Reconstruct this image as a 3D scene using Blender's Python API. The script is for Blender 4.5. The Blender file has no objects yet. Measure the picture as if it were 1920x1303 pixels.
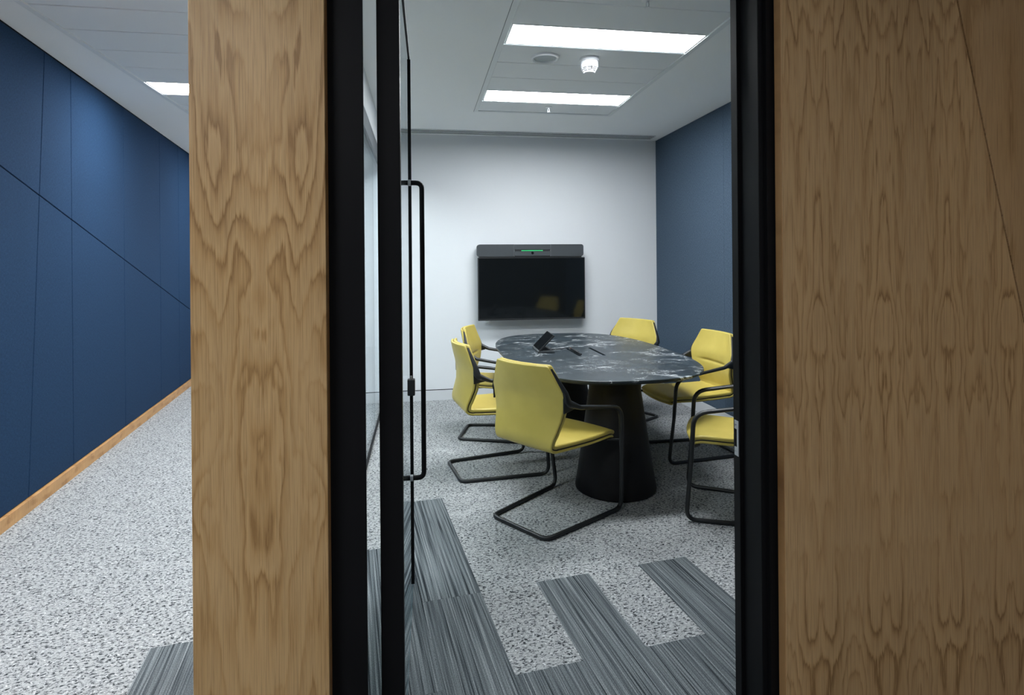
import bpy, bmesh, math, random
from mathutils import Vector, Matrix
random.seed(7)
S = bpy.context.scene
COL = S.collection

# ------------------------------------------------------------------ camera, world, exposure
CAM_H = 1.4
F_PX, PP_Y, ROLL, YAW = 1076.84, 494.53, -0.0082246, 0.159426
cam_d = bpy.data.cameras.new('camera'); cam = bpy.data.objects.new('camera', cam_d); COL.objects.link(cam)
cam_d.sensor_width = 36.0; cam_d.sensor_fit = 'HORIZONTAL'
cam_d.lens = F_PX / 1920 * 36.0
cam_d.shift_y = -(1303 / 2 - PP_Y) / 1920
cam_d.clip_start = 0.02
cam.matrix_world = (Matrix.Translation((0, 0, CAM_H)) @ Matrix.Rotation(-YAW, 4, 'Z') @ Matrix.Rotation(math.pi / 2, 4, 'X')
                    @ Matrix.Rotation(ROLL, 4, 'Z'))
S.camera = cam
w = bpy.data.worlds.new('world'); S.world = w; w.use_nodes = True
w.node_tree.nodes['Background'].inputs[0].default_value = (0.75, 0.85, 1, 1)
w.node_tree.nodes['Background'].inputs[1].default_value = 0.02
S.view_settings.view_transform = 'Standard'; S.view_settings.look = 'None'
S.view_settings.gamma = 1.0; S.view_settings.use_curve_mapping = False
S.view_settings.exposure = 0.0
ROOM_LIGHT = 45.0          # radiance of the meeting-room light panels
CORRIDOR_LIGHT = 58.0      # radiance of the corridor light panels

# ------------------------------------------------------------------ key dimensions (metres)
CZ = 2.737                 # ceiling
YB = 5.976                 # back wall
XL, XR = -0.375, 2.565     # room left glazing, right wall
YF0, YF1 = 1.55, 1.68      # door frame front / back
YW = 1.5                   # face of the veneered walls
CV = (-0.1229, 0.9924)     # carpet / corridor long axis
CU = (0.9924, 0.1229)

# ------------------------------------------------------------------ materials
def lin(r, g, b):
    f = lambda c: (c / 255 / 12.92) if c / 255 <= 0.04045 else ((c / 255 + 0.055) / 1.055) ** 2.4
    return (f(r), f(g), f(b), 1.0)

class NT:
    def __init__(s, name):
        s.m = bpy.data.materials.new(name); s.m.use_nodes = True
        s.t = s.m.node_tree; s.n = s.t.nodes; s.l = s.t.links
        s.b = s.n['Principled BSDF']
    def new(s, typ, **kw):
        n = s.n.new(typ)
        for k, v in kw.items(): setattr(n, k, v)
        return n
    def link(s, a, b): s.l.new(a, b)
    def val(s, sock, v):
        if hasattr(v, 'is_output') or isinstance(v, bpy.types.NodeSocket): s.l.new(v, sock)
        else: sock.default_value = v
    def coord(s, kind='Object'):
        return s.new('ShaderNodeTexCoord').outputs[kind]
    def mapping(s, vec, scale=(1, 1, 1), rot=(0, 0, 0), loc=(0, 0, 0)):
        n = s.new('ShaderNodeMapping'); s.link(vec, n.inputs[0])
        n.inputs['Scale'].default_value = scale; n.inputs['Rotation'].default_value = rot; n.inputs['Location'].default_value = loc
        return n.outputs[0]
    def noise(s, vec, scale, detail=2, rough=0.5, dist=0.0, out='Fac'):
        n = s.new('ShaderNodeTexNoise'); s.link(vec, n.inputs['Vector'])
        n.inputs['Scale'].default_value = scale; n.inputs['Detail'].default_value = detail
        n.inputs['Roughness'].default_value = rough; n.inputs['Distortion'].default_value = dist
        return n.outputs[out]
    def math(s, op, a, b=0.0, c=None, clamp=False):
        n = s.new('ShaderNodeMath', operation=op, use_clamp=clamp)
        s.val(n.inputs[0], a); s.val(n.inputs[1], b)
        if c is not None: s.val(n.inputs[2], c)
        return n.outputs[0]
    def ramp(s, fac, stops, interp='LINEAR'):
        n = s.new('ShaderNodeValToRGB'); s.link(fac, n.inputs[0]); cr = n.color_ramp; cr.interpolation = interp
        while len(cr.elements) < len(stops): cr.elements.new(0.5)
        for e, (p, c) in zip(cr.elements, stops):
            e.position = p; e.color = c if len(c) == 4 else (*c, 1)
        return n.outputs[0]
    def mix(s, fac, a, b, blend='MIX'):
        n = s.new('ShaderNodeMix', data_type='RGBA', blend_type=blend)
        s.val(n.inputs[0], fac); s.val(n.inputs[6], a); s.val(n.inputs[7], b)
        return n.outputs[2]
    def sep(s, vec):
        n = s.new('ShaderNodeSeparateXYZ'); s.link(vec, n.inputs[0]); return n.outputs
    def comb(s, x, y, z):
        n = s.new('ShaderNodeCombineXYZ'); s.val(n.inputs[0], x); s.val(n.inputs[1], y); s.val(n.inputs[2], z); return n.outputs[0]
    def bump(s, h, strength=0.3, dist=0.002):
        n = s.new('ShaderNodeBump'); n.inputs['Strength'].default_value = strength; n.inputs['Distance'].default_value = dist
        s.link(h, n.inputs['Height']); s.link(n.outputs[0], s.b.inputs['Normal'])
    def set(s, col=None, rough=None, metal=None, spec=None):
        if col is not None: s.val(s.b.inputs['Base Color'], col)
        if rough is not None: s.val(s.b.inputs['Roughness'], rough)
        if metal is not None: s.b.inputs['Metallic'].default_value = metal
        if spec is not None: s.b.inputs['Specular IOR Level'].default_value = spec
        return s.m

def plain(name, col, rough=0.5, metal=0.0, spec=0.5, grain=0.0, gscale=300):
    t = NT(name)
    if grain:
        n = t.noise(t.coord(), gscale, 3)
        c = t.mix(n, tuple(x * (1 - grain) for x in col[:3]) + (1,), tuple(min(1, x * (1 + grain)) for x in col[:3]) + (1,))
        t.bump(n, 0.08, 0.001)
        return t.set(c, rough, metal, spec)
    return t.set(col, rough, metal, spec)

def emit(name, col, strength):
    t = NT(name); t.set((0.02, 0.1, 0.04, 1) if 'led' in name else (0.8, 0.8, 0.8, 1), 0.5)
    t.b.inputs['Emission Color'].default_value = col; t.b.inputs['Emission Strength'].default_value = strength
    return t.m

def make_glass(name, tint):
    t = NT(name); t.n.remove(t.b)
    geo = t.new('ShaderNodeNewGeometry')
    dot = t.new('ShaderNodeVectorMath', operation='DOT_PRODUCT'); t.link(geo.outputs['Normal'], dot.inputs[0]); t.link(geo.outputs['Incoming'], dot.inputs[1])
    c = t.math('ABSOLUTE', dot.outputs['Value']); k = t.math('SUBTRACT', 1.0, c, clamp=True)
    fr = t.math('MULTIPLY_ADD', t.math('POWER', k, 5.0), 0.96, 0.04)
    tr = t.new('ShaderNodeBsdfTransparent'); tr.inputs[0].default_value = tint
    gl = t.new('ShaderNodeBsdfGlossy'); gl.inputs['Roughness'].default_value = 0.0; gl.inputs[0].default_value = (0.95, 0.98, 1, 1)
    mx = t.new('ShaderNodeMixShader'); t.link(fr, mx.inputs[0]); t.link(tr.outputs[0], mx.inputs[1]); t.link(gl.outputs[0], mx.inputs[2])
    t.link(mx.outputs[0], t.n['Material Output'].inputs['Surface'])
    return t.m

def make_oak(name, light, mid, dark, leaf, x0, seed, k=7.0, sx=7.0, sz=1.3, axis=0, al=0.0, be=0.0):
    """Oak veneer; leaves are book-matched: the grain mirrors every `leaf` metres."""
    t = NT(name); p = t.sep(t.coord())
    x = t.math('SUBTRACT', p[axis], x0); z = p[2]
    xm = t.math('PINGPONG', x, leaf)
    wob = t.noise(t.comb(t.math('MULTIPLY', x, 3.0), seed, t.math('MULTIPLY', z, 1.0)), 1.0, 1)
    xm = t.math('ADD', xm, t.math('MULTIPLY', t.math('SUBTRACT', wob, 0.5), 0.05))
    cath = t.noise(t.comb(t.math('MULTIPLY', xm, sx), seed * 3.1, t.math('MULTIPLY', z, sz)), 1.0, 3.0, 0.5, 0.3)
    jag = t.noise(t.comb(t.math('MULTIPLY', x, 190.0), seed, t.math('MULTIPLY', z, 12.0)), 1.0, 3)
    tilt = t.math('ADD', t.math('MULTIPLY', z, al), t.math('MULTIPLY', xm, be))
    v = t.math('ADD', t.math('MULTIPLY_ADD', cath, k, tilt), t.math('MULTIPLY', t.math('SUBTRACT', jag, 0.5), 0.6))
    fr = t.math('FRACT', v); lam = t.noise(t.comb(t.math('MULTIPLY', xm, 9.0), seed + 8.0, t.math('MULTIPLY', z, 1.1)), 1.0, 1)
    band = t.ramp(fr, [(0.0, (0.30,) * 3), (0.12, (0.05,) * 3), (0.55, (0.28,) * 3), (0.74, (0.62,) * 3), (0.89, (1, 1, 1)), (1.0, (0.34,) * 3)])
    band = t.math('MULTIPLY', band, t.ramp(lam, [(0.35, (0.25,) * 3), (0.62, (1, 1, 1))]))
    col = t.ramp(band, [(0.0, light), (0.4, mid), (1.0, dark)])
    fib = t.noise(t.comb(t.math('MULTIPLY', x, 700.0), seed, t.math('MULTIPLY', z, 7.0)), 1.0, 3, 0.6)
    por = t.ramp(fib, [(0.33, (0.62, 0.58, 0.52)), (0.48, (0.97, 0.97, 0.96)), (0.7, (1.07, 1.07, 1.06))])
    col = t.mix(0.8, col, por, 'MULTIPLY')
    broad = t.noise(t.comb(t.math('MULTIPLY', x, 5.0), seed + 4, t.math('MULTIPLY', z, 0.7)), 1.0, 1)
    col = t.mix(0.6, col, t.ramp(broad, [(0.3, (0.86, 0.85, 0.83)), (0.7, (1.08, 1.07, 1.05))]), 'MULTIPLY')
    t.bump(fib, 0.10, 0.0008)
    return t.set(col, 0.48, spec=0.35)

def make_fabric(name, base, dark, lightc, axis):
    t = NT(name); p = t.sep(t.coord()); h = p[axis]; z = p[2]
    a = t.noise(t.comb(t.math('MULTIPLY', h, 60.0), 0.0, t.math('MULTIPLY', z, 420.0)), 1.0, 2)
    b = t.noise(t.comb(t.math('MULTIPLY', h, 420.0), 3.0, t.math('MULTIPLY', z, 60.0)), 1.0, 2)
    wv = t.math('MULTIPLY', t.math('ADD', a, b), 0.5)
    fine = t.noise(t.coord(), 500.0, 2)
    wv2 = t.math('MULTIPLY_ADD', fine, 0.35, t.math('MULTIPLY', wv, 0.65))
    col = t.ramp(wv2, [(0.38, dark), (0.5, base), (0.63, lightc)])
    t.bump(wv2, 0.35, 0.001)
    return t.set(col, 0.95, spec=0.15)

def carpet_coord(t):
    p = t.sep(t.coord())
    u = t.math('ADD', t.math('MULTIPLY', p[0], CU[0]), t.math('MULTIPLY', p[1], CU[1]))
    v = t.math('ADD', t.math('MULTIPLY', p[0], CV[0]), t.math('MULTIPLY', p[1], CV[1]))
    return u, v

def make_speckle():
    t = NT('carpet_speckle'); u, v = carpet_coord(t)
    vec = t.comb(t.math('MULTIPLY', u, 68.0), t.math('MULTIPLY', v, 110.0), 0.0)
    n1 = t.noise(vec, 1.0, 4, 0.65, 0.6)
    vec2 = t.comb(t.math('MULTIPLY', u, 92.0), t.math('MULTIPLY', v, 132.0), 4.0)
    n2 = t.noise(vec2, 1.0, 2, 0.55, 0.3)
    big = t.noise(t.comb(u, v, 0.0), 14.0, 2)
    n1b = t.math('ADD', n1, t.math('MULTIPLY', t.math('SUBTRACT', big, 0.5), 0.10))
    base = t.ramp(n1b, [(0.36, lin(40, 44, 47)), (0.43, lin(88, 92, 95)), (0.48, lin(162, 164, 165)), (0.62, lin(177, 179, 180))])
    col = t.mix(t.ramp(n2, [(0.60, (0, 0, 0)), (0.67, (1, 1, 1))]), base, lin(220, 222, 223))
    fine = t.noise(t.comb(u, v, 0.0), 520.0, 1)
    col = t.mix(0.55, col, t.ramp(fine, [(0.3, (0.75,) * 3), (0.7, (1.15,) * 3)]), 'MULTIPLY')
    t.bump(t.math('ADD', n1, n2), 0.7, 0.004)
    return t.set(col, 0.95, spec=0.1)

def make_stripe():
    t = NT('carpet_stripe'); u, v = carpet_coord(t)
    info = t.new('ShaderNodeObjectInfo')
    off = t.math('MULTIPLY', info.outputs['Random'], 37.0)
    a = t.noise(t.comb(t.math('MULTIPLY', u, 120.0), t.math('MULTIPLY', v, 1.1), off), 1.0, 3, 0.6)
    b = t.noise(t.comb(t.math('MULTIPLY', u, 330.0), t.math('MULTIPLY', v, 2.5), off), 1.0, 2, 0.6)
    m = t.math('MULTIPLY_ADD', b, 0.4, t.math('MULTIPLY', a, 0.6))
    col = t.ramp(m, [(0.38, lin(36, 41, 45)), (0.44, lin(80, 86, 90)), (0.54, lin(110, 116, 119)), (0.66, lin(150, 155, 157))])
    fine = t.noise(t.comb(u, v, 0.0), 270.0, 2)
    col = t.mix(0.9, col, t.ramp(fine, [(0.3, (0.6,) * 3), (0.7, (1.4,) * 3)]), 'MULTIPLY')
    t.bump(m, 0.5, 0.003)
    return t.set(col, 0.95, spec=0.1)

def make_marble():
    t = NT('black_marble'); c = t.coord()
    warp = t.noise(c, 3.0, 3, 0.5, out='Color')
    n = t.new('ShaderNodeVectorMath', operation='MULTIPLY_ADD'); t.link(warp, n.inputs[0]); n.inputs[1].default_value = (0.22, 0.22, 0.22); t.link(c, n.inputs[2])
    cw = n.outputs[0]
    def vein(vec, scale, detail, rough, core, edge):
        v = t.math('ABSOLUTE', t.math('SUBTRACT', t.noise(vec, scale, detail, rough), 0.5))
        return t.ramp(v, [(0.0, (1, 1, 1)), (core, (0.6,) * 3), (edge, (0, 0, 0))])
    def mask(loc, scale, a, b):
        return t.ramp(t.noise(t.mapping(c, loc=loc), scale, 2), [(a, (0, 0, 0)), (b, (1, 1, 1))])
    v1 = vein(t.mapping(cw, rot=(0, 0, 0.75), scale=(0.8, 2.4, 1)), 1.6, 5, 0.6, 0.004, 0.011)
    v2 = vein(t.mapping(cw, rot=(0, 0, -0.9), loc=(3, 1, 0)), 7.5, 6, 0.62, 0.006, 0.014)
    v3 = vein(t.mapping(cw, rot=(0, 0, 0.3), loc=(8, 4, 0)), 14.0, 5, 0.6, 0.007, 0.016)
    a = t.math('MULTIPLY', v1, mask((5, 2, 0), 3.0, 0.46, 0.58))
    b = t.math('MULTIPLY', v2, mask((1, 7, 0), 4.2, 0.55, 0.63))
    d = t.math('MULTIPLY', v3, mask((6, 6, 0), 3.6, 0.54, 0.64))
    f = t.math('MAXIMUM', a, t.math('MAXIMUM', t.math('MULTIPLY', b, 0.95), t.math('MULTIPLY', d, 0.45)))
    cl = t.noise(c, 6.0, 4, 0.6)
    base = t.ramp(cl, [(0.35, lin(37, 45, 50)), (0.75, lin(53, 63, 70))])
    return t.set(t.mix(f, base, lin(214, 219, 222)), 0.36, spec=0.5)

def make_leather():
    t = NT('yellow_leather'); c = t.coord()
    n = t.noise(c, 260.0, 3); b = t.noise(c, 9.0, 2)
    col = t.ramp(b, [(0.3, lin(194, 175, 86)), (0.7, lin(202, 183, 93))])
    t.bump(n, 0.06, 0.001)
    return t.set(col, 0.4, spec=0.45)

M = dict(
    white=plain('white_wall_paint', lin(232, 235, 238), 0.7, spec=0.2, grain=0.015, gscale=180),
    ceil=plain('ceiling_paint', lin(248, 250, 250), 0.85, spec=0.1, grain=0.01, gscale=120),
    tile=plain('metal_ceiling_tile', lin(238, 241, 242), 0.5, spec=0.3, grain=0.01, gscale=700),
    trim=plain('white_metal_trim', lin(232, 236, 237), 0.45),
    channel=plain('grey_anodised_channel', lin(122, 127, 131), 0.45),
    bay_gap=plain('bay_shadow_gap', lin(96, 101, 104), 0.8),
    base=plain('grey_skirting', lin(214, 217, 220), 0.5),
    gap=plain('shadow_gap', lin(22, 23, 25), 0.9, spec=0.1),
    black=plain('black_powder_coat', lin(19, 19, 21), 0.5, spec=0.12, grain=0.05, gscale=900),
    black_tube=plain('black_tube_coat', lin(25, 28, 30), 0.42, grain=0.05, gscale=900),
    black_plastic=plain('black_plastic', lin(30, 32, 35), 0.5),
    cone=plain('black_pedestal_coat', lin(20, 20, 22), 0.6, spec=0.3, grain=0.05, gscale=700),
    screen=plain('screen_glass', lin(19, 22, 24), 0.07, spec=0.5),
    bar=plain('grey_speaker_cloth', lin(62, 67, 71), 0.7, grain=0.15, gscale=900),
    steel=plain('brushed_steel', lin(190, 192, 194), 0.3, metal=0.9),
    strike=plain('satin_steel', lin(190, 193, 195), 0.45, metal=0.1),
    white_plastic=plain('white_plastic', lin(235, 237, 240), 0.35),
    copper=plain('copper_contact', lin(190, 110, 60), 0.4, metal=0.6),
    grille=plain('speaker_grille', lin(196, 203, 206), 0.6, grain=0.12, gscale=1200),
    led=emit('green_led', (0.02, 0.75, 0.22, 1), 1.0),
    lamp=emit('light_panel', (0.93, 0.97, 1.0, 1), ROOM_LIGHT),
    lamp_c=emit('corridor_light_panel', (0.95, 0.975, 1.0, 1), CORRIDOR_LIGHT),
    glass=make_glass('clear_glass', (0.93, 0.975, 0.975, 1)),
    glass_edge=plain('glass_edge_seal', lin(70, 96, 104), 0.3),
    oak_pier=make_oak('oak_veneer_pier', lin(208, 172, 123), lin(194, 155, 104), lin(158, 119, 72), 0.16, -0.55, 1.7, k=12.0, sx=6.0, sz=1.2, al=3.2, be=10.0),
    oak_wall=make_oak('oak_veneer_wall', lin(204, 169, 124), lin(195, 158, 112), lin(152, 116, 74), 0.108, 1.03, 5.3, k=10.0, sx=9.0, sz=1.3, al=2.4, be=13.0),
    oak_slant=make_oak('oak_veneer_slanted', lin(198, 162, 118), lin(189, 152, 107), lin(166, 129, 85), 0.30, 1.5, 9.1, k=8.0, sx=5.0, sz=1.1),
    oak_edge=make_oak('oak_lipping', lin(190, 146, 98), lin(180, 136, 88), lin(160, 116, 72), 0.3, 0.0, 2.2, k=3, sx=30, sz=0.6),
    oak_skirt=make_oak('oak_skirting', lin(196, 152, 104), lin(186, 142, 94), lin(164, 120, 76), 0.4, 0.0, 3.7, k=4, sx=2.0, sz=9.0, axis=1),
    blue=make_fabric('blue_wool_felt', lin(28, 53, 81), lin(20, 41, 66), lin(38, 65, 95), 1),
    teal=make_fabric('slate_blue_weave', lin(72, 88, 104), lin(53, 67, 83), lin(94, 111, 128), 1),
    speckle=make_speckle(), stripe=make_stripe(), marble=make_marble(), leather=make_leather(),
)

# ------------------------------------------------------------------ mesh helpers
class MB:
    def __init__(s): s.bm = bmesh.new()
    def box(s, x0, x1, y0, y1, z0, z1, bev=0.0, seg=2):
        b = bmesh.new(); bmesh.ops.create_cube(b, size=1)
        bmesh.ops.scale(b, vec=(x1 - x0, y1 - y0, z1 - z0), verts=b.verts)
        bmesh.ops.translate(b, vec=((x0 + x1) / 2, (y0 + y1) / 2, (z0 + z1) / 2), verts=b.verts)
        if bev: bmesh.ops.bevel(b, geom=list(b.edges), offset=bev, segments=seg, affect='EDGES', profile=0.5)
        return s.join(b)
    def join(s, b, mat=None):
        if mat is not None: bmesh.ops.transform(b, matrix=mat, verts=b.verts)
        me = bpy.data.meshes.new('tmp'); b.to_mesh(me); b.free(); s.bm.from_mesh(me); bpy.data.meshes.remove(me); return s
    def prism(s, pts, d, bev=0.0, seg=1):
        """closed polygon pts (3-D) pushed along vector d"""
        b = bmesh.new(); d = Vector(d)
        a = [b.verts.new(p) for p in pts]; c = [b.verts.new(Vector(p) + d) for p in pts]
        n = len(pts); b.faces.new(a); b.faces.new(c[::-1])
        for i in range(n): b.faces.new((a[i], c[i], c[(i + 1) % n], a[(i + 1) % n]))
        bmesh.ops.recalc_face_normals(b, faces=b.faces)
        if bev: bmesh.ops.bevel(b, geom=list(b.edges), offset=bev, segments=seg, affect='EDGES')
        return s.join(b)
    def lathe(s, prof, cx=0, cy=0, seg=48):
        b = bmesh.new(); rings = []
        for r, z in prof:
            if r < 1e-6: rings.append([b.verts.new((cx, cy, z))])
            else: rings.append([b.verts.new((cx + r * math.cos(2 * math.pi * i / seg), cy + r * math.sin(2 * math.pi * i / seg), z)) for i in range(seg)])
        for A, B in zip(rings, rings[1:]):
            for i in range(seg):
                j = (i + 1) % seg
                if len(A) == 1 and len(B) == 1: continue
                if len(A) == 1: b.faces.new((A[0], B[i], B[j]))
                elif len(B) == 1: b.faces.new((A[i], B[0], A[j]))
                else: b.faces.new((A[i], B[i], B[j], A[j]))
        bmesh.ops.recalc_face_normals(b, faces=b.faces)
        return s.join(b)
    def loft(s, rings, cap=True, closed=True):
        b = bmesh.new(); R = [[b.verts.new(p) for p in r] for r in rings]; n = len(R[0])
        for A, B in zip(R, R[1:]):
            for i in range(n if closed else n - 1): b.faces.new((A[i], A[(i + 1) % n], B[(i + 1) % n], B[i]))
        if cap: b.faces.new(R[0][::-1]); b.faces.new(R[-1])
        bmesh.ops.recalc_face_normals(b, faces=b.faces)
        return s.join(b)
    def sweep(s, path, radii, seg=12, ref=(1, 0, 0)):
        """tube through path; radii = list of (a, b) half sizes along the carried frame"""
        P = [Vector(p) for p in path]; n = len(P); rings = []; A = Vector(ref)
        for i in range(n):
            T = (P[min(i + 1, n - 1)] - P[max(i - 1, 0)]).normalized()
            A = (A - T * A.dot(T)).normalized(); B = T.cross(A)
            ra, rb = radii[i] if isinstance(radii, list) else radii
            rings.append([P[i] + A * ra * math.cos(2 * math.pi * k / seg) + B * rb * math.sin(2 * math.pi * k / seg) for k in range(seg)])
        return s.loft(rings)
    def build(s, name, mat, parent=None, smooth=False, angle=40):
        me = bpy.data.meshes.new(name); s.bm.to_mesh(me); s.bm.free()
        me.materials.append(mat)
        if smooth:
            me.shade_smooth() if hasattr(me, 'shade_smooth') else None
            me.set_sharp_from_angle(angle=math.radians(angle))
        o = bpy.data.objects.new(name, me); COL.objects.link(o)
        if parent is not None: o.parent = parent
        return o

def fillet(pts, rad, n=7):
    """round the inner corners of a polyline; rad = radius per inner vertex"""
    P = [Vector(p) for p in pts]; out = [P[0]]
    for i in range(1, len(P) - 1):
        r = rad[i - 1]
        if r <= 0: out.append(P[i]); continue
        a = (P[i - 1] - P[i]); b = (P[i + 1] - P[i]); la, lb = a.length, b.length; a.normalize(); b.normalize()
        ang = a.angle(b); d = min(r / math.tan(ang / 2), la * 0.48, lb * 0.48)
        p0, p1 = P[i] + a * d, P[i] + b * d
        for k in range(n + 1):
            t = k / n; out.append(p0 * (1 - t) ** 2 + P[i] * 2 * t * (1 - t) + p1 * t * t)
    out.append(P[-1]); return out

def thing(name, label, cat, loc=(0, 0, 0), rz=0.0, group=None):
    o = bpy.data.objects.new(name, None); COL.objects.link(o)
    o.location = loc; o.rotation_euler = (0, 0, rz); o.empty_display_size = 0.1
    o['label'] = label; o['category'] = cat
    if group: o['group'] = group
    return o
def tag(o, label, cat, group=None):
    o['label'] = label; o['category'] = cat
    if group: o['group'] = group
    return o
def struct(name, label, cat, o=None):
    if o is None:
        o = bpy.data.objects.new(name, None); COL.objects.link(o); o.empty_display_size = 0.1
    o['kind'] = 'structure'; o['label'] = label; o['category'] = cat
    return o

# ================================================================== SETTING
# ---- floor: speckled carpet with striped planks laid along the corridor axis
fl = struct('floor', 'grey speckled carpet floor with striped planks near the doorway', 'floor',
            MB().box(-3.6, 4.2, -3.2, 10.2, -0.08, 0.0).build('floor', M['speckle']))
def uv2xy(u, v, z): return (u * CU[0] + v * CV[0], u * CU[1] + v * CV[1], z)
U0, PW, PL = 0.545, 0.2487, 1.03
planks = []
for c, top in ((-2, 2.905), (-1, 3.42), (0, 1.875), (1, 2.395), (2, 1.875), (3, 2.395), (4, 1.36), (5, 1.875), (-3, 3.42), (-4, 2.395), (-5, 2.395), (-6, 1.36)):
    v = top
    while v > 0.4:
        planks.append((c, v, max(v - PL, 0.3))); v -= PL
for c, v1, v0 in planks:
    a, b = U0 + PW * c, U0 + PW * (c + 1); g = 0.0006
    pts = [uv2xy(a + g, v0 + g, 0), uv2xy(b - g, v0 + g, 0), uv2xy(b - g, v1 - g, 0), uv2xy(a + g, v1 - g, 0)]
    p = MB().prism(pts, (0, 0, 0.0016)).build('carpet_plank', M['stripe'], fl)

# ---- ceiling: plasterboard with two recessed metal-tile bays
cb = MB()
ROOM_BAY = (0.48, 1.724, 1.90, 5.02)
COR_BAY = (-1.992, -0.74, -2.6, 9.6)
T = 0.08
rx0, rx1, ry0, ry1 = ROOM_BAY; kx0, kx1, ky0, ky1 = COR_BAY
cb.box(-3.6, kx0, -3.2, 10.2, CZ, CZ + T); cb.box(kx1, rx0, -3.2, 10.2, CZ, CZ + T); cb.box(rx1, 4.2, -3.2, 10.2, CZ, CZ + T)
cb.box(kx0, kx1, -3.2, ky0, CZ, CZ + T); cb.box(kx0, kx1, ky1, 10.2, CZ, CZ + T)
cb.box(rx0, rx1, -3.2, ry0, CZ, CZ + T); cb.box(rx0, rx1, ry1, 10.2, CZ, CZ + T)
cb.box(-3.6, 4.2, -3.2, 10.2, CZ + T, CZ + T + 0.02)
ce = struct('ceiling', 'white plasterboard ceiling with inset metal tile strips', 'ceiling', cb.build('ceiling', M['ceil']))
def trim_frame(x0, x1, y0, y1):
    m = MB(); wd, z0, z1 = 0.034, CZ - 0.004, CZ + 0.018
    m.box(x0, x0 + wd, y0, y1, z0, z1); m.box(x1 - wd, x1, y0, y1, z0, z1)
    m.box(x0 + wd, x1 - wd, y0, y0 + wd, z0, z1); m.box(x0 + wd, x1 - wd, y1 - wd, y1, z0, z1)
    m.build('bay_trim', M['trim'], ce)
    g = MB(); e = 0.0025
    g.box(x0 - e, x0, y0 - e, y1 + e, CZ - 0.0015, CZ + 0.01); g.box(x1, x1 + e, y0 - e, y1 + e, CZ - 0.0015, CZ + 0.01)
    g.box(x0 - e, x1 + e, y1, y1 + e, CZ - 0.0015, CZ + 0.01); g.build('shadow_gap', M['bay_gap'], ce)
trim_frame(*ROOM_BAY); trim_frame(*COR_BAY)
def bay_tiles(x0, x1, ys, lights):
    tx0, tx1 = x0 + 0.036, x1 - 0.036; first = None
    for a, b in zip(ys, ys[1:]):
        if any(abs((a + b) / 2 - L) < 0.12 for L in lights): continue
        MB().box(tx0, tx1, a + 0.0035, b - 0.0035, CZ + 0.002, CZ + 0.014, 0.004, 2).build('ceiling_tile', M['tile'], ce)
room_y = [4.998, 4.703, 4.392, 4.085, 3.775, 3.468, 3.160, 2.858, 2.550, 2.245, 1.935][::-1]
bay_tiles(rx0, rx1, room_y, (4.545, 3.305))
cor_y = [2.64 + 0.3135 * (i - 16) for i in range(38)]
cor_y = [y for y in cor_y if -2.57 < y < 9.57]
COR_LIGHTS = [4.675 + 2.508 * k for k in (-2, -1, 0, 1)]
bay_tiles(kx0, kx1, cor_y, COR_LIGHTS)

# ---- room walls
wb = struct('wall_back', 'white painted back wall behind the display', 'wall', MB().box(-0.43, 2.75, YB, YB + 0.12, 0, CZ).build('wall_back', M['white']))
bb = struct('baseboard_back', 'pale grey skirting along the white back wall', 'baseboard',
            MB().box(XL, XR, YB - 0.012, YB, 0.0, 0.104).build('baseboard_back', M['base']))
MB().box(XL, XR, YB - 0.008, YB, 0.104, 0.110).build('shadow_gap', M['gap'], bb)
wr = struct('wall_right', 'slate blue fabric wall on the right of the meeting room', 'wall', MB().box(XR + 0.03, XR + 0.16, YF1, YB, 0, CZ).build('wall_right', M['white']))
yy = [YF1 + 0.002, 3.12, 4.55, YB - 0.006]
for a, b in zip(yy, yy[1:]):
    MB().box(XR, XR + 0.03, a + 0.0008, b - 0.0008, 0.112, CZ - 0.002, 0.0025, 2).build('fabric_panel', M['teal'], wr)
struct('baseboard_right', 'pale grey skirting below the slate blue fabric wall', 'baseboard',
       MB().box(XR - 0.004, XR + 0.03, YF1, YB - 0.012, 0, 0.111).build('baseboard_right', M['base']))
# left glazing with white bulkhead above
wl = struct('wall_left', 'white bulkhead above the left glass partition', 'wall', MB().box(XL - 0.05, XL + 0.015, YF1, YB, 2.47, CZ).build('wall_left', M['white']))
wn = struct('window_1', 'clear glass partition along the left side of the meeting room', 'window')
MB().box(XL - 0.04, XL + 0.012, YF1, YB, 2.345, 2.47).build('head_channel', M['channel'], wn)
MB().box(XL - 0.025, XL + 0.006, YF1, YB, 0.0, 0.03).build('base_channel', M['black'], wn)
gy = [YF1, 2.75, 3.82, 4.90, YB]
for a, b in zip(gy, gy[1:]):
    MB().box(XL - 0.012, XL, a + 0.002, b - 0.002, 0.03, 2.345).build('glass_pane', M['glass'], wn)
    if b < YB: MB().box(XL - 0.011, XL - 0.001, b - 0.002, b + 0.002, 0.03, 2.345).build('glazing_joint', M['glass_edge'], wn)

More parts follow.
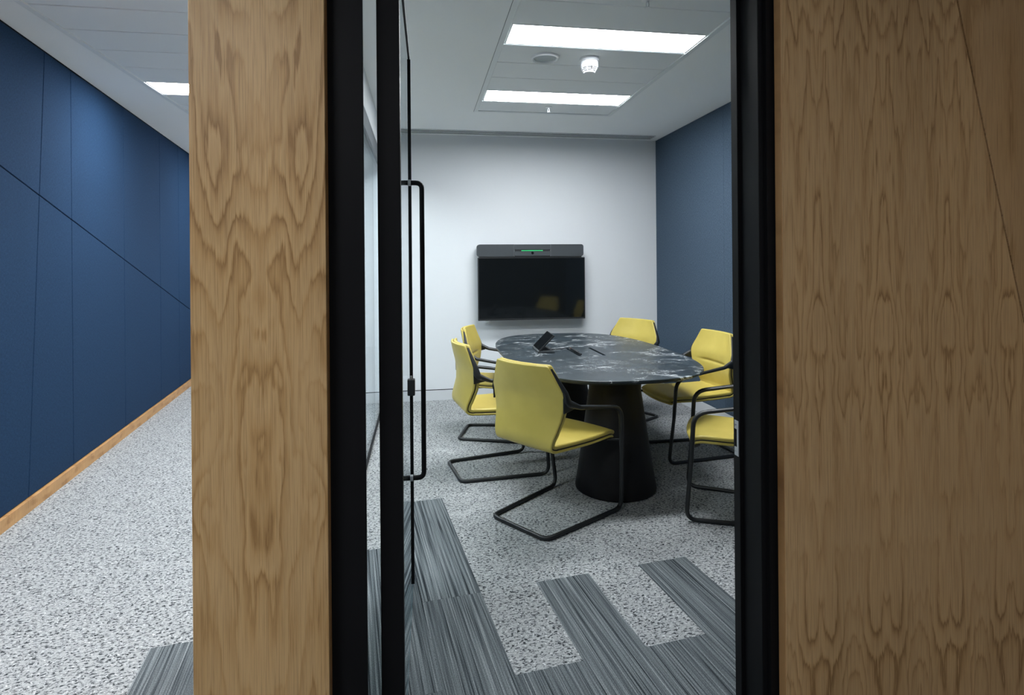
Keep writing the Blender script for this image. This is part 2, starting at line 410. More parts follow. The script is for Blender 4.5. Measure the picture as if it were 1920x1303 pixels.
# ---- corridor wall: blue felt panels cut by vertical, slanted and diagonal joints
bp0 = Vector((-2.209, 3.472)); bd = Vector((-0.1216, 0.99258)); bn = Vector((bd.y, -bd.x))   # bn points into the corridor
def bw(s, z, off=0.0):
    p = bp0 + bd * s + bn * off; return (p.x, p.y, z)
def bprism(poly, mat, name, parent, off0, off1, bev=0.0):
    return MB().prism([bw(s, z, off0) for s, z in poly], tuple(Vector((bn.x, bn.y, 0)) * (off1 - off0)), bev).build(name, mat, parent)
wc = struct('wall_corridor', 'blue felt panelled corridor wall left of the oak pier', 'wall',
            bprism([(-6.6, 0), (6.8, 0), (6.8, CZ), (-6.6, CZ)], M['gap'], 'wall_corridor', None, -0.12, -0.02))
diag = lambda s: 1.948 - 0.2735 * (s + 0.012)
def s1(z): return 0.247 + 0.0848 * (z - 0.075)
seams = [lambda z: -6.5, lambda z: -4.95, lambda z: -4.0, lambda z: -3.05, lambda z: -2.1, lambda z: -1.15, lambda z: -0.45, s1, lambda z: 0.819, lambda z: 1.768, lambda z: 2.73,
         lambda z: 3.39, lambda z: 4.34, lambda z: 5.29, lambda z: 6.5]
Z0, Z1 = 0.075, CZ - 0.012
def at_diag(sf):
    z = 1.5
    for _ in range(8): z = diag(sf(z))
    return sf(z), z
for L, R in zip(seams, seams[1:]):
    g = 0.0022
    dl, dr = at_diag(L), at_diag(R)
    if dl[1] < Z0 + 0.1 or dr[1] < Z0 + 0.1 or dl[1] > Z1 - .05 or dr[1] > Z1 - .05:
        polys = [[(L(Z0) + g, Z0), (R(Z0) - g, Z0), (R(Z1) - g, Z1), (L(Z1) + g, Z1)]]
    else:
        polys = [[(L(Z0) + g, Z0), (R(Z0) - g, Z0), (dr[0] - g, dr[1] - g), (dl[0] + g, dl[1] - g)],
                 [(dl[0] + g, dl[1] + g), (dr[0] - g, dr[1] + g), (R(Z1) - g, Z1), (L(Z1) + g, Z1)]]
    for pl in polys: bprism(pl, M['blue'], 'felt_panel', wc, -0.02, 0.0, 0.003)
struct('baseboard_corridor', 'oak skirting along the blue felt corridor wall', 'baseboard',
       bprism([(-6.5, 0), (6.6, 0), (6.6, 0.072), (-6.5, 0.072)], M['oak_skirt'], 'baseboard_corridor', None, -0.02, 0.020, 0.001))
struct('trim_corridor', 'dark shadow trim where the blue wall meets the ceiling', 'trim',
       bprism([(-6.5, CZ - 0.012), (6.6, CZ - 0.012), (6.6, CZ), (-6.5, CZ)], M['gap'], 'trim_corridor', None, -0.02, -0.006))

# ---- front partition: oak pier, door frame, oak wall on the right
wp = struct('wall_pier', 'oak veneered pier between the corridor and the meeting room door', 'wall',
            MB().box(-0.54, -0.25, YW + 0.02, 2.35, 0, CZ).build('wall_pier', M['white']))
MB().box(-0.5505, -0.2325, YW, YW + 0.02, 0, CZ, 0.001, 1).build('veneer_panel', M['oak_pier'], wp)
MB().box(-0.5505, -0.54, YW + 0.02, 2.35, 0, CZ).build('veneer_panel', M['oak_edge'], wp)
MB().box(-0.25, -0.2325, YW + 0.02, YF0, 0, CZ).build('edge_lipping', M['oak_edge'], wp)
wf = struct('wall_front', 'oak veneered wall to the right of the door', 'wall',
            MB().box(1.06, 4.1, YW + 0.03, YF1, 0, CZ).box(-0.25, 1.06, YF0, YF1, 2.36, CZ).build('wall_front', M['gap']))
dxt = lambda z: 1.612 + (2.187 - z) / 4.253
gp = 0.003
MB().prism([(1.0265, YW, 0), (dxt(0) - gp, YW, 0), (dxt(CZ) - gp, YW, CZ), (1.0265, YW, CZ)], (0, 0.026, 0), 0.0008).build('veneer_panel', M['oak_wall'], wf)
MB().prism([(dxt(0) + gp, YW, 0), (4.1, YW, 0), (4.1, YW, CZ), (dxt(CZ) + gp, YW, CZ)], (0, 0.026, 0), 0.0008).build('veneer_panel', M['oak_slant'], wf)
MB().box(1.0245, 1.0265, YW + 0.001, YW + 0.03, 0, CZ).build('edge_lipping', M['oak_edge'], wf)
tf = struct('trim_1', 'black metal door frame around the meeting room doorway', 'trim')
# left jamb, with stop rebate
MB().box(-0.2325, -0.158, YF0 + 0.012, YF1, 0, 2.36).box(-0.2325, -0.1432, YF0 - 0.004, YF0 + 0.012, 0, 2.36, 0.001, 1).build('jamb', M['black'], tf)
# right jamb: deep reveal, stop and front return
MB().box(0.985, 1.06, YF0, YF1, 0, 2.36, 0.0015, 1).box(0.974, 0.985, YF1 - 0.035, YF1, 0, 2.36, 0.001, 1).box(1.002, 1.06, YF0 - 0.015, YF0, 0, 2.36).build('jamb', M['black'], tf)
MB().box(-0.156, 0.985, YF0, YF1, 2.315, 2.36).build('head', M['black'], tf)
sp = MB(); sx = 0.974
sp.box(sx - 0.0018, sx, YF1 - 0.030, YF1 - 0.022, 0.795, 0.905)
sp.box(sx - 0.0018, sx, YF1 - 0.034 + 0.012, YF1 - 0.008, 0.795, 0.822, 0.0005, 1); sp.box(sx - 0.0018, sx, YF1 - 0.022, YF1 - 0.008, 0.878, 0.905, 0.0005, 1)
st = sp.build('strike_plate', M['strike'], tf)
MB().box(sx - 0.0008, sx + 0.0005, YF1 - 0.022, YF1 - 0.009, 0.822, 0.878).build('latch_hole', M['gap'], st)
for zz in (0.809, 0.891):
    b = bmesh.new(); bmesh.ops.create_uvsphere(b, u_segments=10, v_segments=6, radius=0.0035)
    MB().join(b, Matrix.Translation((sx - 0.0022, YF1 - 0.015, zz)) @ Matrix.Scale(0.4, 4, (1, 0, 0))).build('screw', M['steel'], st, True)

# ---- door leaf, open into the room
dr = struct('door_1', 'open glass door leaf with black stile and long pull handle', 'door')
dr.location = (-0.055, 1.62, 0); dr.rotation_euler = (0, 0, math.radians(-0.95))
DL = 0.918
MB().box(-0.058, 0.004, 0.0, 0.05, 0.008, 2.302, 0.002, 1).build('stile', M['black'], dr)
MB().box(-0.012, 0.0, 0.05, DL - 0.004, 0.012, 2.290).build('glass_pane', M['glass'], dr)
MB().box(-0.016, 0.004, 0.05, DL + 0.005, 2.290, 2.302).build('top_rail', M['black'], dr)
MB().box(-0.018, 0.007, DL - 0.004, DL + 0.005, 0.012, 2.292).build('edge_seal', M['black'], dr)
MB().box(-0.013, 0.001, 0.05, DL, 0.006, 0.012).build('bottom_seal', M['glass_edge'], dr)
hb = MB(); hy = DL - 0.055
path = fillet([(-0.002, hy, 1.748), (0.052, hy, 1.748), (0.052, hy, 0.492), (-0.002, hy, 0.492)], [0.03, 0.03])
hb.sweep(path, (0.0105, 0.0105), 14, (0, 1, 0)); h_ = hb.build('pull_handle', M['black'], dr, True)
for zz in (1.748, 0.492):
    m = MB(); m.sweep([(0.0, hy, zz), (0.006, hy, zz)], (0.0135, 0.0135), 16, (0, 1, 0)); m.build('collar', M['steel'], h_, True)
lk = MB().box(-0.018, 0.016, DL - 0.03, DL + 0.003, 0.835, 0.905, 0.003, 1).build('latch_case', M['black_plastic'], dr)
MB().box(-0.010, 0.004, DL - 0.02, DL + 0.006, 0.905, 0.918, 0.002, 1).build('latch_tongue', M['steel'], lk)

# ---- lobby shell behind and beside the camera
struct('wall_lobby', 'plain wall closing the lobby behind the viewer', 'wall', MB().box(-3.6, 4.2, -3.2, -3.08, 0, CZ).build('wall_lobby', M['white']))
struct('wall_lobby_side', 'plain side wall of the lobby', 'wall', MB().box(4.1, 4.2, -3.08, YW + 0.026, 0, CZ).build('wall_lobby_side', M['oak_slant']))
struct('wall_corridor_end', 'far end wall of the corridor', 'wall', MB().box(-3.6, 4.2, 10.1, 10.2, 0, CZ).build('wall_corridor_end', M['white']))
struct('wall_corridor_inner', 'corridor wall beyond the meeting room', 'wall', MB().box(-0.43, -0.33, YB + 0.12, 10.1, 0, CZ).build('wall_corridor_inner', M['white']))

# ================================================================== CEILING FITTINGS
def ceiling_light(x0, x1, y0, y1, mat, label, group):
    t = thing('ceiling_light', label, 'light', ((x0 + x1) / 2, (y0 + y1) / 2, CZ), 0, group)
    hx, hy = (x1 - x0) / 2, (y1 - y0) / 2; f = MB(); e = 0.010
    f.box(-hx - e, hx + e, -hy - e, -hy, 0, 0.036); f.box(-hx - e, hx + e, hy, hy + e, 0, 0.036)
    f.box(-hx - e, -hx, -hy, hy, 0, 0.036); f.box(hx, hx + e, -hy, hy, 0, 0.036)
    f.build('frame', M['trim'], t)
    MB().box(-hx, hx, -hy, hy, 0.016, 0.036).build('diffuser', mat, t)
    return t
for y0, y1, lb in ((4.398, 4.675, 'long recessed light panel farther from the door, near the back wall'),
                   (3.168, 3.440, 'long recessed light panel nearer the door, above the round speaker')):
    ceiling_light(0.528, 1.678, y0, y1, M['lamp'], lb, 'light panels of the meeting room')
for k, yc in enumerate(COR_LIGHTS):
    lb = ['corridor light panel behind the viewer', 'corridor light panel just before the oak pier', 'corridor light panel showing left of the oak pier', 'far corridor light panel beyond the oak pier'][k]
    ceiling_light(-1.945, -0.795, yc - 0.148, yc + 0.148, M['lamp_c'], lb, 'light panels of the corridor')

t = ceiling_light(1.9, 2.2, -2.45, -2.15, M['lamp_c'], 'small square fill light panel added unseen behind the viewer', None); t.location.z = CZ - 0.036  # fill panel added out of view to brighten the oak wall and pier
t = thing('ceiling_speaker', 'round flush ceiling speaker beside the smoke detector', 'speaker', (0.815, 3.645, CZ))
MB().lathe([(0.070, 0.003), (0.073, -0.009), (0.082, -0.015), (0.089, -0.010), (0.092, 0.002), (0.070, 0.003)]).build('rim', M['white_plastic'], t, True)
MB().lathe([(0, -0.001), (0.071, -0.001), (0.071, 0.004), (0, 0.004)]).build('grille', M['grille'], t, True)

t = thing('smoke_detector', 'white domed smoke detector hanging between the two light panels', 'detector', (1.108, 3.632, CZ)); t.scale = (1.04, 1.04, 1.2)
MB().lathe([(0, 0.002), (0.060, 0.002), (0.061, -0.012), (0.057, -0.017), (0, -0.017)], seg=40).build('base_plate', M['white_plastic'], t, True)
MB().lathe([(0, -0.017), (0.055, -0.017), (0.056, -0.040), (0.052, -0.052), (0.0, -0.052)], seg=40).build('housing', M['white_plastic'], t, True)
MB().lathe([(0, -0.05), (0.044, -0.05), (0.040, -0.060), (0.034, -0.070), (0, -0.070)], seg=40).build('sensor_core', M['channel'], t, True)
cg = MB()
for zz, r in ((-0.057, 0.0495), (-0.064, 0.044), (-0.071, 0.037)):
    cg.lathe([(r - 0.008, zz), (r, zz), (r - 0.002, zz - 0.0035), (r - 0.009, zz - 0.0035), (r - 0.008, zz)], seg=40)
for k in range(8):
    a = k * math.pi / 4 + 0.2
    cg.sweep([(0.051 * math.cos(a), 0.051 * math.sin(a), -0.051), (0.034 * math.cos(a), 0.034 * math.sin(a), -0.075)], (0.003, 0.003), 6, (0, 0, 1))
cg.lathe([(0, -0.072), (0.036, -0.072), (0.033, -0.078), (0, -0.079)], seg=40)
cg.build('vent_cage', M['white_plastic'], t, True)
MB().box(-0.002, 0.002, -0.0525, -0.048, -0.066, -0.052).build('status_light', M['gap'], t)

def sprinkler(x, y, label):
    t = thing('sprinkler', label, 'sprinkler', (x, y, CZ), 0, 'ceiling sprinklers')
    MB().lathe([(0, 0.002), (0.030, 0.002), (0.030, -0.002), (0.024, -0.006), (0.010, -0.008), (0, -0.008)], seg=28).build('rosette', M['white_plastic'], t, True)
    m = MB(); m.lathe([(0, -0.006), (0.008, -0.006), (0.008, -0.018), (0, -0.018)], seg=16)
    for sgn in (-1, 1): m.sweep(fillet([(sgn * 0.006, 0, -0.016), (sgn * 0.008, 0, -0.026), (sgn * 0.004, 0, -0.042)], [0.01], 4), (0.0025, 0.0025), 8, (0, 1, 0))
    m.build('nozzle', M['white_plastic'], t, True)
    MB().lathe([(0, -0.041), (0.016, -0.042), (0.016, -0.045), (0, -0.045)], seg=20).build('deflector', M['white_plastic'], t, True)
sprinkler(1.10, 4.80, 'white sprinkler head behind the farther light panel')
sprinkler(1.154, 2.77, 'white sprinkler head at the top edge, before the nearer light panel')

t = thing('slot_diffuser', 'long linear air slot diffuser along the ceiling above the display wall', 'vent', (0, 0, 0))
x0, x1 = XL + 0.03, 2.47
MB().box(x0, x1, 5.738, 5.892, CZ - 0.003, CZ + 0.01).build('backing', M['gap'], t)
for yc in (5.741, 5.791, 5.839, 5.889):
    MB().box(x0, x1, yc - 0.008, yc + 0.008, CZ - 0.008, CZ - 0.002, 0.002, 1).build('blade', M['trim'], t)

# ================================================================== DISPLAY WALL
t = thing('wall_display', 'large black flat screen mounted on the white back wall', 'television', (0, YB, 0))
X0, X1, Za, Zb = 0.585, 1.710, 0.821, 1.463
MB().box(X0, X1, -0.148, -0.112, Za, Zb, 0.003, 2).build('casing', M['black_plastic'], t)
MB().box(X0 + 0.15, X1 - 0.15, -0.112, -0.085, Za + 0.08, Zb - 0.1, 0.004, 1).box(X0 + 0.3, X1 - 0.3, -0.085, 0.0, Za + 0.15, Zb - 0.15).build('wall_mount', M['black_plastic'], t)
MB().box(X0 + 0.009, X1 - 0.009, -0.1492, -0.1475, Za + 0.016, Zb - 0.009).build('screen', M['screen'], t)
bz = MB(); fr = 0.009
bz.box(X0, X1, -0.1505, -0.1465, Za, Za + 0.016, 0.001, 1).box(X0, X1, -0.1505, -0.1465, Zb - fr, Zb, 0.001, 1)
bz.box(X0, X0 + fr, -0.1505, -0.1465, Za + 0.016, Zb - fr).box(X1 - fr, X1, -0.1505, -0.1465, Za + 0.016, Zb - fr)
bz.build('bezel', M['black_plastic'], t)

t = thing('video_bar', 'dark grey video conference bar with a green light above the screen', 'soundbar', (0, YB, 0))
X0, X1, Za, Zb = 0.583, 1.694, 1.476, 1.599; Y0, Y1 = -0.160, -0.05
xs = (0.960, 1.341)
def bar_poly(xa, xb, rl, rr):
    pts = []
    def arc(cx, cz, r, a0, a1):
        for k in range(6):
            a = a0 + (a1 - a0) * k / 5; pts.append((cx + r * math.cos(a), Y0, cz + r * math.sin(a)))
    r = 0.024
    if rl: arc(xa + r, Zb - r, r, math.pi, math.pi / 2)
    else: pts.append((xa, Y0, Zb))
    if rr: arc(xb - r, Zb - r, r, math.pi / 2, 0); arc(xb - r, Za + r, r, 0, -math.pi / 2)
    else: pts.extend([(xb, Y0, Zb), (xb, Y0, Za)])
    if rl: arc(xa + r, Za + r, r, -math.pi / 2, -math.pi)
    else: pts.append((xa, Y0, Za))
    return pts
MB().prism(bar_poly(X0, xs[0] - 0.001, True, False), (0, Y1 - Y0, 0)).build('speaker_cover', M['bar'], t)
MB().prism(bar_poly(xs[1] + 0.001, X1, False, True), (0, Y1 - Y0, 0)).build('speaker_cover', M['bar'], t)
MB().box(xs[0], xs[1], Y0, Y1, Za, Zb - 0.0005).build('centre_panel', M['black_plastic'], t)
MB().box(xs[0], xs[1], Y0 - 0.004, Y0, Za + 0.068, Zb - 0.001, 0.001, 1).build('upper_fascia', M['bar'], t)
MB().box(xs[0], xs[1], Y0 - 0.003, Y0, Za + 0.004, Za + 0.050, 0.001, 1).build('lower_fascia', M['bar'], t)
MB().box(1.034, 1.258, Y0 - 0.005, Y0, Za + 0.055, Za + 0.062).build('indicator_light', M['led'], t)
ln = MB(); ln.sweep([(1.150, Y0 - 0.008, Za + 0.034), (1.150, Y0, Za + 0.034)], (0.013, 0.013), 24, (1, 0, 0)); ln.build('camera_lens', M['screen'], t, True)
for xx in xs: MB().box(xx - 0.002, xx + 0.002, Y0 - 0.0008, Y0 + 0.004, Za, Zb - 0.001).build('joint_strip', M['steel'], t)
MB().box(X0 + 0.02, X1 - 0.02, Y0 + 0.004, Y1, Za - 0.012, Za).build('lower_grille', M['black_plastic'], t)
MB().box(0.85, 1.45, Y1, 0.0, Za + 0.02, Zb - 0.03).build('wall_bracket', M['black_plastic'], t)

t = thing('cable_grommet', 'small white cable outlet on the wall below the screen', 'outlet', (0.695, YB, 0.815))
g = MB(); g.lathe([(0, 0), (0.044, 0), (0.046, 0.006), (0.040, 0.012), (0.022, 0.016), (0, 0.016)], seg=28)
o = g.build('cover', M['white_plastic'], t, True); o.rotation_euler = (math.pi / 2, 0, 0)
g = MB(); g.lathe([(0.018, 0.015), (0.022, 0.020), (0.026, 0.015)], seg=24)
o = g.build('rim', M['trim'], t, True); o.rotation_euler = (math.pi / 2, 0, 0)

# ================================================================== TABLE
TC = (1.223, 4.181); TA, TB, TN = 0.636, 1.118, 2.85
t = thing('meeting_table', 'oval black marble meeting table on two black cone pedestals', 'table', (TC[0], TC[1], 0))
def sup(a, b, k, n=128):
    th = 2 * math.pi * k / n; c, s = math.cos(th), math.sin(th)
    return (math.copysign(abs(c) ** (2 / TN) * a, c), math.copysign(abs(s) ** (2 / TN) * b, s))
HX0, HX1, HY0, HY1 = 1.112 - TC[0], 1.312 - TC[0], 3.953 - TC[1], 4.332 - TC[1]
def tabletop():
    b = bmesh.new(); N = 128
    def ring(off, z): return [b.verts.new((*sup(TA - off, TB - off, k, N), z)) for k in range(N)]
    R = [ring(0.0018, 0.740), ring(0.0, 0.7385), ring(0.0, 0.7285), ring(0.030, 0.712)]
    for A, B in zip(R, R[1:]):
        for i in range(N): b.faces.new((A[i], B[i], B[(i + 1) % N], A[(i + 1) % N]))
    b.faces.new(R[-1])
    hole = [b.verts.new(p) for p in ((HX0, HY0, 0.74), (HX1, HY0, 0.74), (HX1, HY1, 0.74), (HX0, HY1, 0.74))]
    low = [b.verts.new((v.co.x, v.co.y, 0.722)) for v in hole]
    he = [b.edges.new((hole[i], hole[(i + 1) % 4])) for i in range(4)]
    oe = [e for e in b.edges if e.verts[0] in R[0] and e.verts[1] in R[0]]
    bmesh.ops.triangle_fill(b, use_beauty=True, use_dissolve=False, edges=oe + he)
    for i in range(4): b.faces.new((hole[i], hole[(i + 1) % 4], low[(i + 1) % 4], low[i]))
    b.faces.new(low)
    bmesh.ops.recalc_face_normals(b, faces=b.faces)
    m = MB(); m.join(b); return m
tt = tabletop().build('tabletop', M['marble'], t)
MB().box(HX0 + 0.0005, HX1 - 0.0005, HY0 + 0.0005, HY1 - 0.0005, 0.722, 0.7245).build('cable_tray', M['gap'], tt)
MB().box(HX0 + 0.022, HX1 - 0.022, HY0 + 0.003, HY1 - 0.003, 0.7246, 0.7398, 0.0006, 1).build('hatch_lid', M['marble'], tt)
for cy, dx in ((3.447 - TC[1], -0.025), (4.82 - TC[1], 0.0)):
    m = MB(); pr = [(0, 0.0008), (0.240, 0.0008), (0.2485, 0.006), (0.2505, 0.016)]
    for k in range(1, 13):
        u = k / 12; pr.append((0.2505 - (0.2505 - 0.150) * (u ** 0.93), 0.016 + 0.684 * u))
    pr += [(0.150, 0.708), (0.135, 0.712), (0, 0.712)]
    m.lathe(pr, dx, cy, 72); m.build('pedestal', M['cone'], t, True, 50)

# touch console, its cable
t = thing('touch_console', 'small dark tilted touch console standing on the marble table', 'console', (0.853, 4.136, 0.7405), math.radians(-2.3))
MB().prism([(0, 0, 0.002), (0.125, 0.0, 0.002), (0.125, 0.0, 0.013), (0.014, 0.0, 0.018), (0, 0.0, 0.012)], (0, 0.272, 0), 0.0015).build('base', M['bar'], t)
MB().box(0.01, 0.11, 0.01, 0.262, 0, 0.002).build('foot_pad', M['gap'], t)
sc = Matrix.Translation((0.006, 0, 0.018)) @ Matrix.Rotation(math.radians(-45), 4, 'Y')
def rot_box(x0, x1, y0, y1, z0, z1, bev, name, mat, parent, mtx):
    m = MB(); m.box(x0, x1, y0, y1, z0, z1, bev, 1); bmesh.ops.transform(m.bm, matrix=mtx, verts=m.bm.verts); return m.build(name, mat, parent)
hs = rot_box(0, 0.160, 0, 0.275, -0.012, 0.0, 0.0015, 'screen_housing', M['black_plastic'], t, sc)
rot_box(0.004, 0.156, 0.004, 0.271, -0.0005, 0.001, 0, 'touch_screen', M['screen'], hs, sc)
rot_box(-0.0015, 0.0, 0.003, 0.272, -0.011, -0.001, 0, 'metal_edge', M['steel'], hs, sc)
rot_box(0.156, 0.1612, 0.002, 0.03, -0.012, -0.001, 0, 'metal_corner', M['steel'], hs, sc)

t = thing('usb_cable', 'thin black cable with plug running from the console into the table hatch', 'cable', (0.979, 4.262, 0.7405))
pts = [(0.0, 0, 0.008), (0.04, 0.012, 0.004), (0.09, 0.012, 0.006), (0.118, 0.004, 0.014), (0.136, -0.02, 0.020), (0.1425, -0.045, 0.017)]
pp = fillet(pts, [0.03, 0.05, 0.03, 0.03], 4)
cbl = MB(); cbl.sweep(pp, (0.0022, 0.0022), 8, (0, 0, 1)); cbl.build('lead', M['black_plastic'], t, True)
def oriented(m, a, b, hw, hh, bev):
    a, b = Vector(a), Vector(b); d = b - a; q = d.to_track_quat('Y', 'Z').to_matrix().to_4x4()
    x = bmesh.new(); bmesh.ops.create_cube(x, size=1); bmesh.ops.scale(x, vec=(hw * 2, d.length, hh * 2), verts=x.verts)
    if bev: bmesh.ops.bevel(x, geom=list(x.edges), offset=bev, segments=1, affect='EDGES')
    m.join(x, Matrix.Translation((a + b) / 2) @ q); return m
oriented(MB(), (0.142, -0.042, 0.018), (0.145, -0.058, 0.015), 0.005, 0.003, 0).build('contact_ring', M['copper'], t)
oriented(MB(), (0.145, -0.058, 0.016), (0.158, -0.20, 0.0085), 0.009, 0.0065, 0.002).build('plug', M['black_plastic'], t)
oriented(MB(), (0.158, -0.20, 0.0085), (0.163, -0.262, 0.0045), 0.006, 0.004, 0.001).build('plug_tip', M['black_plastic'], t)

# ================================================================== CHAIRS
PROF = [  # (y, z, half width) along the outer shell, top of back to front of seat
    (-0.292, 0.876, 0.188), (-0.272, 0.80, 0.227), (-0.250, 0.725, 0.264), (-0.245, 0.685, 0.262), (-0.247, 0.62, 0.246),
    (-0.256, 0.54, 0.226), (-0.262, 0.488, 0.213), (-0.250, 0.446, 0.207), (-0.212, 0.424, 0.208), (-0.12, 0.417, 0.214),
    (0.05, 0.414, 0.228), (0.17, 0.418, 0.236), (0.245, 0.416, 0.233), (0.285, 0.400, 0.222)]
def catmull(P, n=8):
    out = []
    for i in range(len(P) - 1):
        p0, p1, p2, p3 = P[max(i - 1, 0)], P[i], P[i + 1], P[min(i + 2, len(P) - 1)]
        for k in range(n):
            t_ = k / n
            out.append(tuple(0.5 * (2 * b + (c - a) * t_ + (2 * a - 5 * b + 4 * c - d) * t_ ** 2 + (3 * b - a - 3 * c + d) * t_ ** 3) for a, b, c, d in zip(p0, p1, p2, p3)))
    out.append(P[-1]); return out
CURVE = catmull(PROF)
ARC = [0.0]
for a, b in zip(CURVE, CURVE[1:]): ARC.append(ARC[-1] + math.hypot(b[0] - a[0], b[1] - a[1]))
LEN = ARC[-1]
def prof(s):
    s = min(max(s, 0), LEN); i = 0
    lo, hi = 0, len(ARC) - 1
    while hi - lo > 1:
        m_ = (lo + hi) // 2
        if ARC[m_] <= s: lo = m_
        else: hi = m_
    f = (s - ARC[lo]) / (ARC[hi] - ARC[lo]); a, b = CURVE[lo], CURVE[hi]
    return [a[k] + (b[k] - a[k]) * f for k in range(3)]
def shell_point(s, u, d, inset=0.0):
    """u in [-1,1] across, d = distance from the outer surface towards the sitter"""
    y, z, wd = prof(s); ya, za, _ = prof(s - 0.012); yb, zb, _ = prof(s + 0.012)
    ty, tz = yb - ya, zb - za; L = math.hypot(ty, tz); ty, tz = ty / L, tz / L
    ny, nz = -tz, ty                       # towards the sitter (+y on the back, +z on the seat)
    back = min(max((z - 0.44) / 0.16, 0), 1); front = min(max((y + 0.1) / 0.35, 0), 1) if z < 0.46 else 0
    y += 0.036 * back * u * u; z += (1 - back) * 0.006 * u * u * (1 if y > -0.2 else 0.5)
    y -= 0.022 * front ** 3 * u * u
    return Vector(((wd - inset) * u, y + ny * d, z + nz * d))
def slab(s0, s1, d0, d1, inset, rnd, dimple=None, ns=70, corner=0.012):
    half = (d1 - d0) / 2; mid = (d0 + d1) / 2
    e = [0, 0.12, 0.3, 0.55, 0.8, 1.0]
    ss = [s0 + rnd * k for k in e] + [s0 + rnd + (s1 - s0 - 2 * rnd) * k / ns for k in range(1, ns)] + [s1 - rnd * k for k in e[::-1]]
    b = bmesh.new(); top, bot = [], []
    for s in ss:
        wd = prof(s)[2] - inset; er = rnd / wd
        us = [-1 + er * k for k in e] + [(-1 + er) + (2 - 2 * er) * k / 14 for k in range(1, 14)] + [1 - er * k for k in e[::-1]]
        es = min(s - s0, s1 - s)
        # rounded corners in plan
        cf = 1.0
        if es < corner: cf = 1 - (corner - math.sqrt(max(0, corner ** 2 - (corner - es) ** 2))) / wd
        ra, rb = [], []
        for u in us:
            eu = (1 - abs(u)) * wd; em = min(es, eu)
            k = 1 - min(em / rnd, 1); fac = math.sqrt(max(0, 1 - k * k))
            ex = dimple(s, u) if dimple else 0
            ra.append(b.verts.new(shell_point(s, u * cf, mid + half * fac + ex * fac, inset)))
            rb.append(b.verts.new(shell_point(s, u * cf, mid - half * fac, inset)))
        top.append(ra); bot.append(rb)
    n = len(top[0])
    for i in range(len(ss) - 1):
        for j in range(n - 1):
            b.faces.new((top[i][j], top[i][j + 1], top[i + 1][j + 1], top[i + 1][j]))
            b.faces.new((bot[i][j], bot[i + 1][j], bot[i + 1][j + 1], bot[i][j + 1]))
    bmesh.ops.remove_doubles(b, verts=b.verts, dist=1e-5)
    bmesh.ops.recalc_face_normals(b, faces=b.faces)
    m = MB(); m.join(b); return m
S_BEND = ARC[7 * 8] + 0.012
S_LUMB = ARC[3 * 8] + 0.028
def dimple_back(s, u):
    d = (s - S_LUMB) / 0.009; c = max(0, 1 - (abs(u) / 0.72) ** 4)
    return (-0.011 * math.exp(-d * d) + 0.004 * math.exp(-((s - S_LUMB - 0.05) / 0.045) ** 2) + 0.004 * math.exp(-((s - S_LUMB + 0.05) / 0.05) ** 2)) * c
def dimple_seat(s, u): return 0.004 * (1 - u * u)

CH = thing('conference_chair', 'yellow leather chair nearest the door, seen from behind', 'chair', (0, 0, 0), 0, 'yellow cantilever chairs around the table')
slab(0.0, LEN, 0.0, 0.015, 0.0, 0.0075, corner=0.013).build('outer_shell', M['leather'], CH, True, 60)
slab(0.014, LEN - 0.012, 0.0135, 0.0205, 0.0045, 0.0035).build('shell_core', M['black_plastic'], CH, True, 60)
slab(0.002, S_BEND + 0.008, 0.019, 0.040, 0.0015, 0.010, dimple_back, corner=0.013).build('backrest', M['leather'], CH, True, 60)
slab(S_BEND - 0.008, LEN - 0.002, 0.019, 0.042, 0.0015, 0.010, dimple_seat, corner=0.013).build('seat', M['leather'], CH, True, 60)
def arm_path(sg):
    p = [(0.196, -0.232, 0.862), (0.262, -0.198, 0.742), (0.272, -0.190, 0.692), (0.280, -0.110, 0.660), (0.283, 0.06, 0.632), (0.279, 0.256, 0.595), (0.270, 0.272, 0.33)]
    pts = fillet(p, [0.0, 0.03, 0.07, 0.4, 0.095], 6)
    return [Vector((sg * q.x, q.y, q.z)) for q in pts]
def leg_path(sg):
    a = arm_path(sg)[-1]
    return [a, Vector((sg * 0.245, 0.300, 0.0125))]
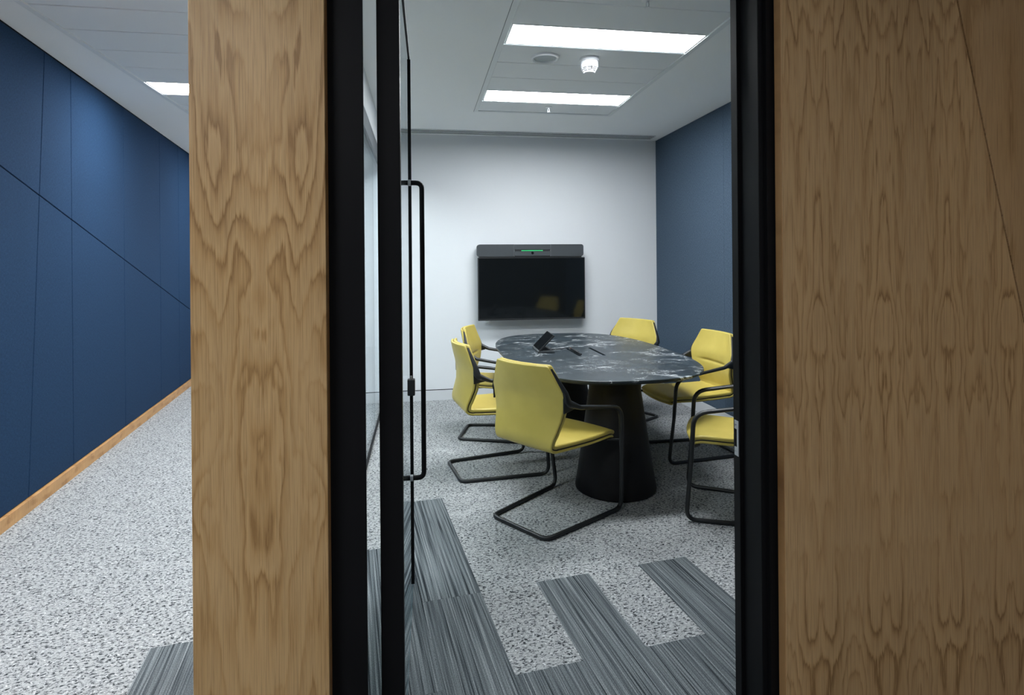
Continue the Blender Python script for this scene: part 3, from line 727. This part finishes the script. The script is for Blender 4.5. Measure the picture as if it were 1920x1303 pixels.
for sg in (-1, 1):
    ap = arm_path(sg); cum = [0]
    for a, b in zip(ap, ap[1:]): cum.append(cum[-1] + (b - a).length)
    def rad(d):
        ks = [(0, (0.004, 0.006)), (0.12, (0.007, 0.011)), (0.165, (0.011, 0.022)), (0.20, (0.014, 0.020)), (0.27, (0.018, 0.0125)), (0.46, (0.0185, 0.0105)), (0.62, (0.0165, 0.0125)), (0.80, (0.0118, 0.0125)), (2, (0.0118, 0.0118))]
        for (d0, r0), (d1, r1) in zip(ks, ks[1:]):
            if d <= d1:
                f = (d - d0) / (d1 - d0); return (r0[0] + (r1[0] - r0[0]) * f, r0[1] + (r1[1] - r0[1]) * f)
    m = MB(); m.sweep(ap, [rad(c) for c in cum], 14, (1, 0, 0)); m.build('armrest', M['black_tube'], CH, True, 60)
    # web that ties the arm to the shell edge
    m = MB(); y0 = -0.20
    m.prism([(sg * 0.255, -0.215, 0.745), (sg * 0.262, -0.150, 0.672), (sg * 0.262, -0.140, 0.655), (sg * 0.255, -0.212, 0.640)], (sg * 0.010, 0, 0), 0.002)
    m.build('arm_bracket', M['black_tube'], CH)
    m = MB(); m.sweep([(sg * 0.268, 0.266, 0.412), (sg * 0.20, 0.230, 0.406)], (0.009, 0.007), 10, (0, 0, 1)); m.build('seat_bracket', M['black_tube'], CH, True)
A_, B_ = leg_path(-1), leg_path(1)
fp = [A_[0], A_[1], Vector((-0.2, -0.285, 0.0125)), Vector((0.2, -0.285, 0.0125)), B_[1], B_[0]]
m = MB(); m.sweep(fillet(fp, [0.055, 0.05, 0.05, 0.055], 8), (0.0118, 0.0118), 14, (1, 0, 0)); m.build('base_frame', M['black_tube'], CH, True, 60)

def copy_tree(o, parent=None):
    c = o.copy(); COL.objects.link(c); c.parent = parent
    for ch in o.children: copy_tree(ch, c)
    return c
chairs = [(0.733, 3.149, 35.3, 'yellow leather chair nearest the door, seen from behind'),
          (0.500, 3.913, 9.0, 'yellow chair in the middle of the left side, side on'),
          (0.620, 4.690, -16.0, 'yellow chair farthest back on the left side, nearest the screen'),
          (1.965, 4.000, 184.0, 'yellow chair on the right before the blue fabric wall, facing the table'),
          (1.790, 3.000, 153.0, 'yellow chair cut off by the right door jamb'),
          (1.775, 4.950, 210.0, 'yellow chair at the far right end, only its back above the table')]
for i, (x, y, th, lb) in enumerate(chairs):
    c = CH if i == 0 else copy_tree(CH)
    c.location = (x, y, 0); c.rotation_euler = (0, 0, math.radians(th - 90)); c['label'] = lb
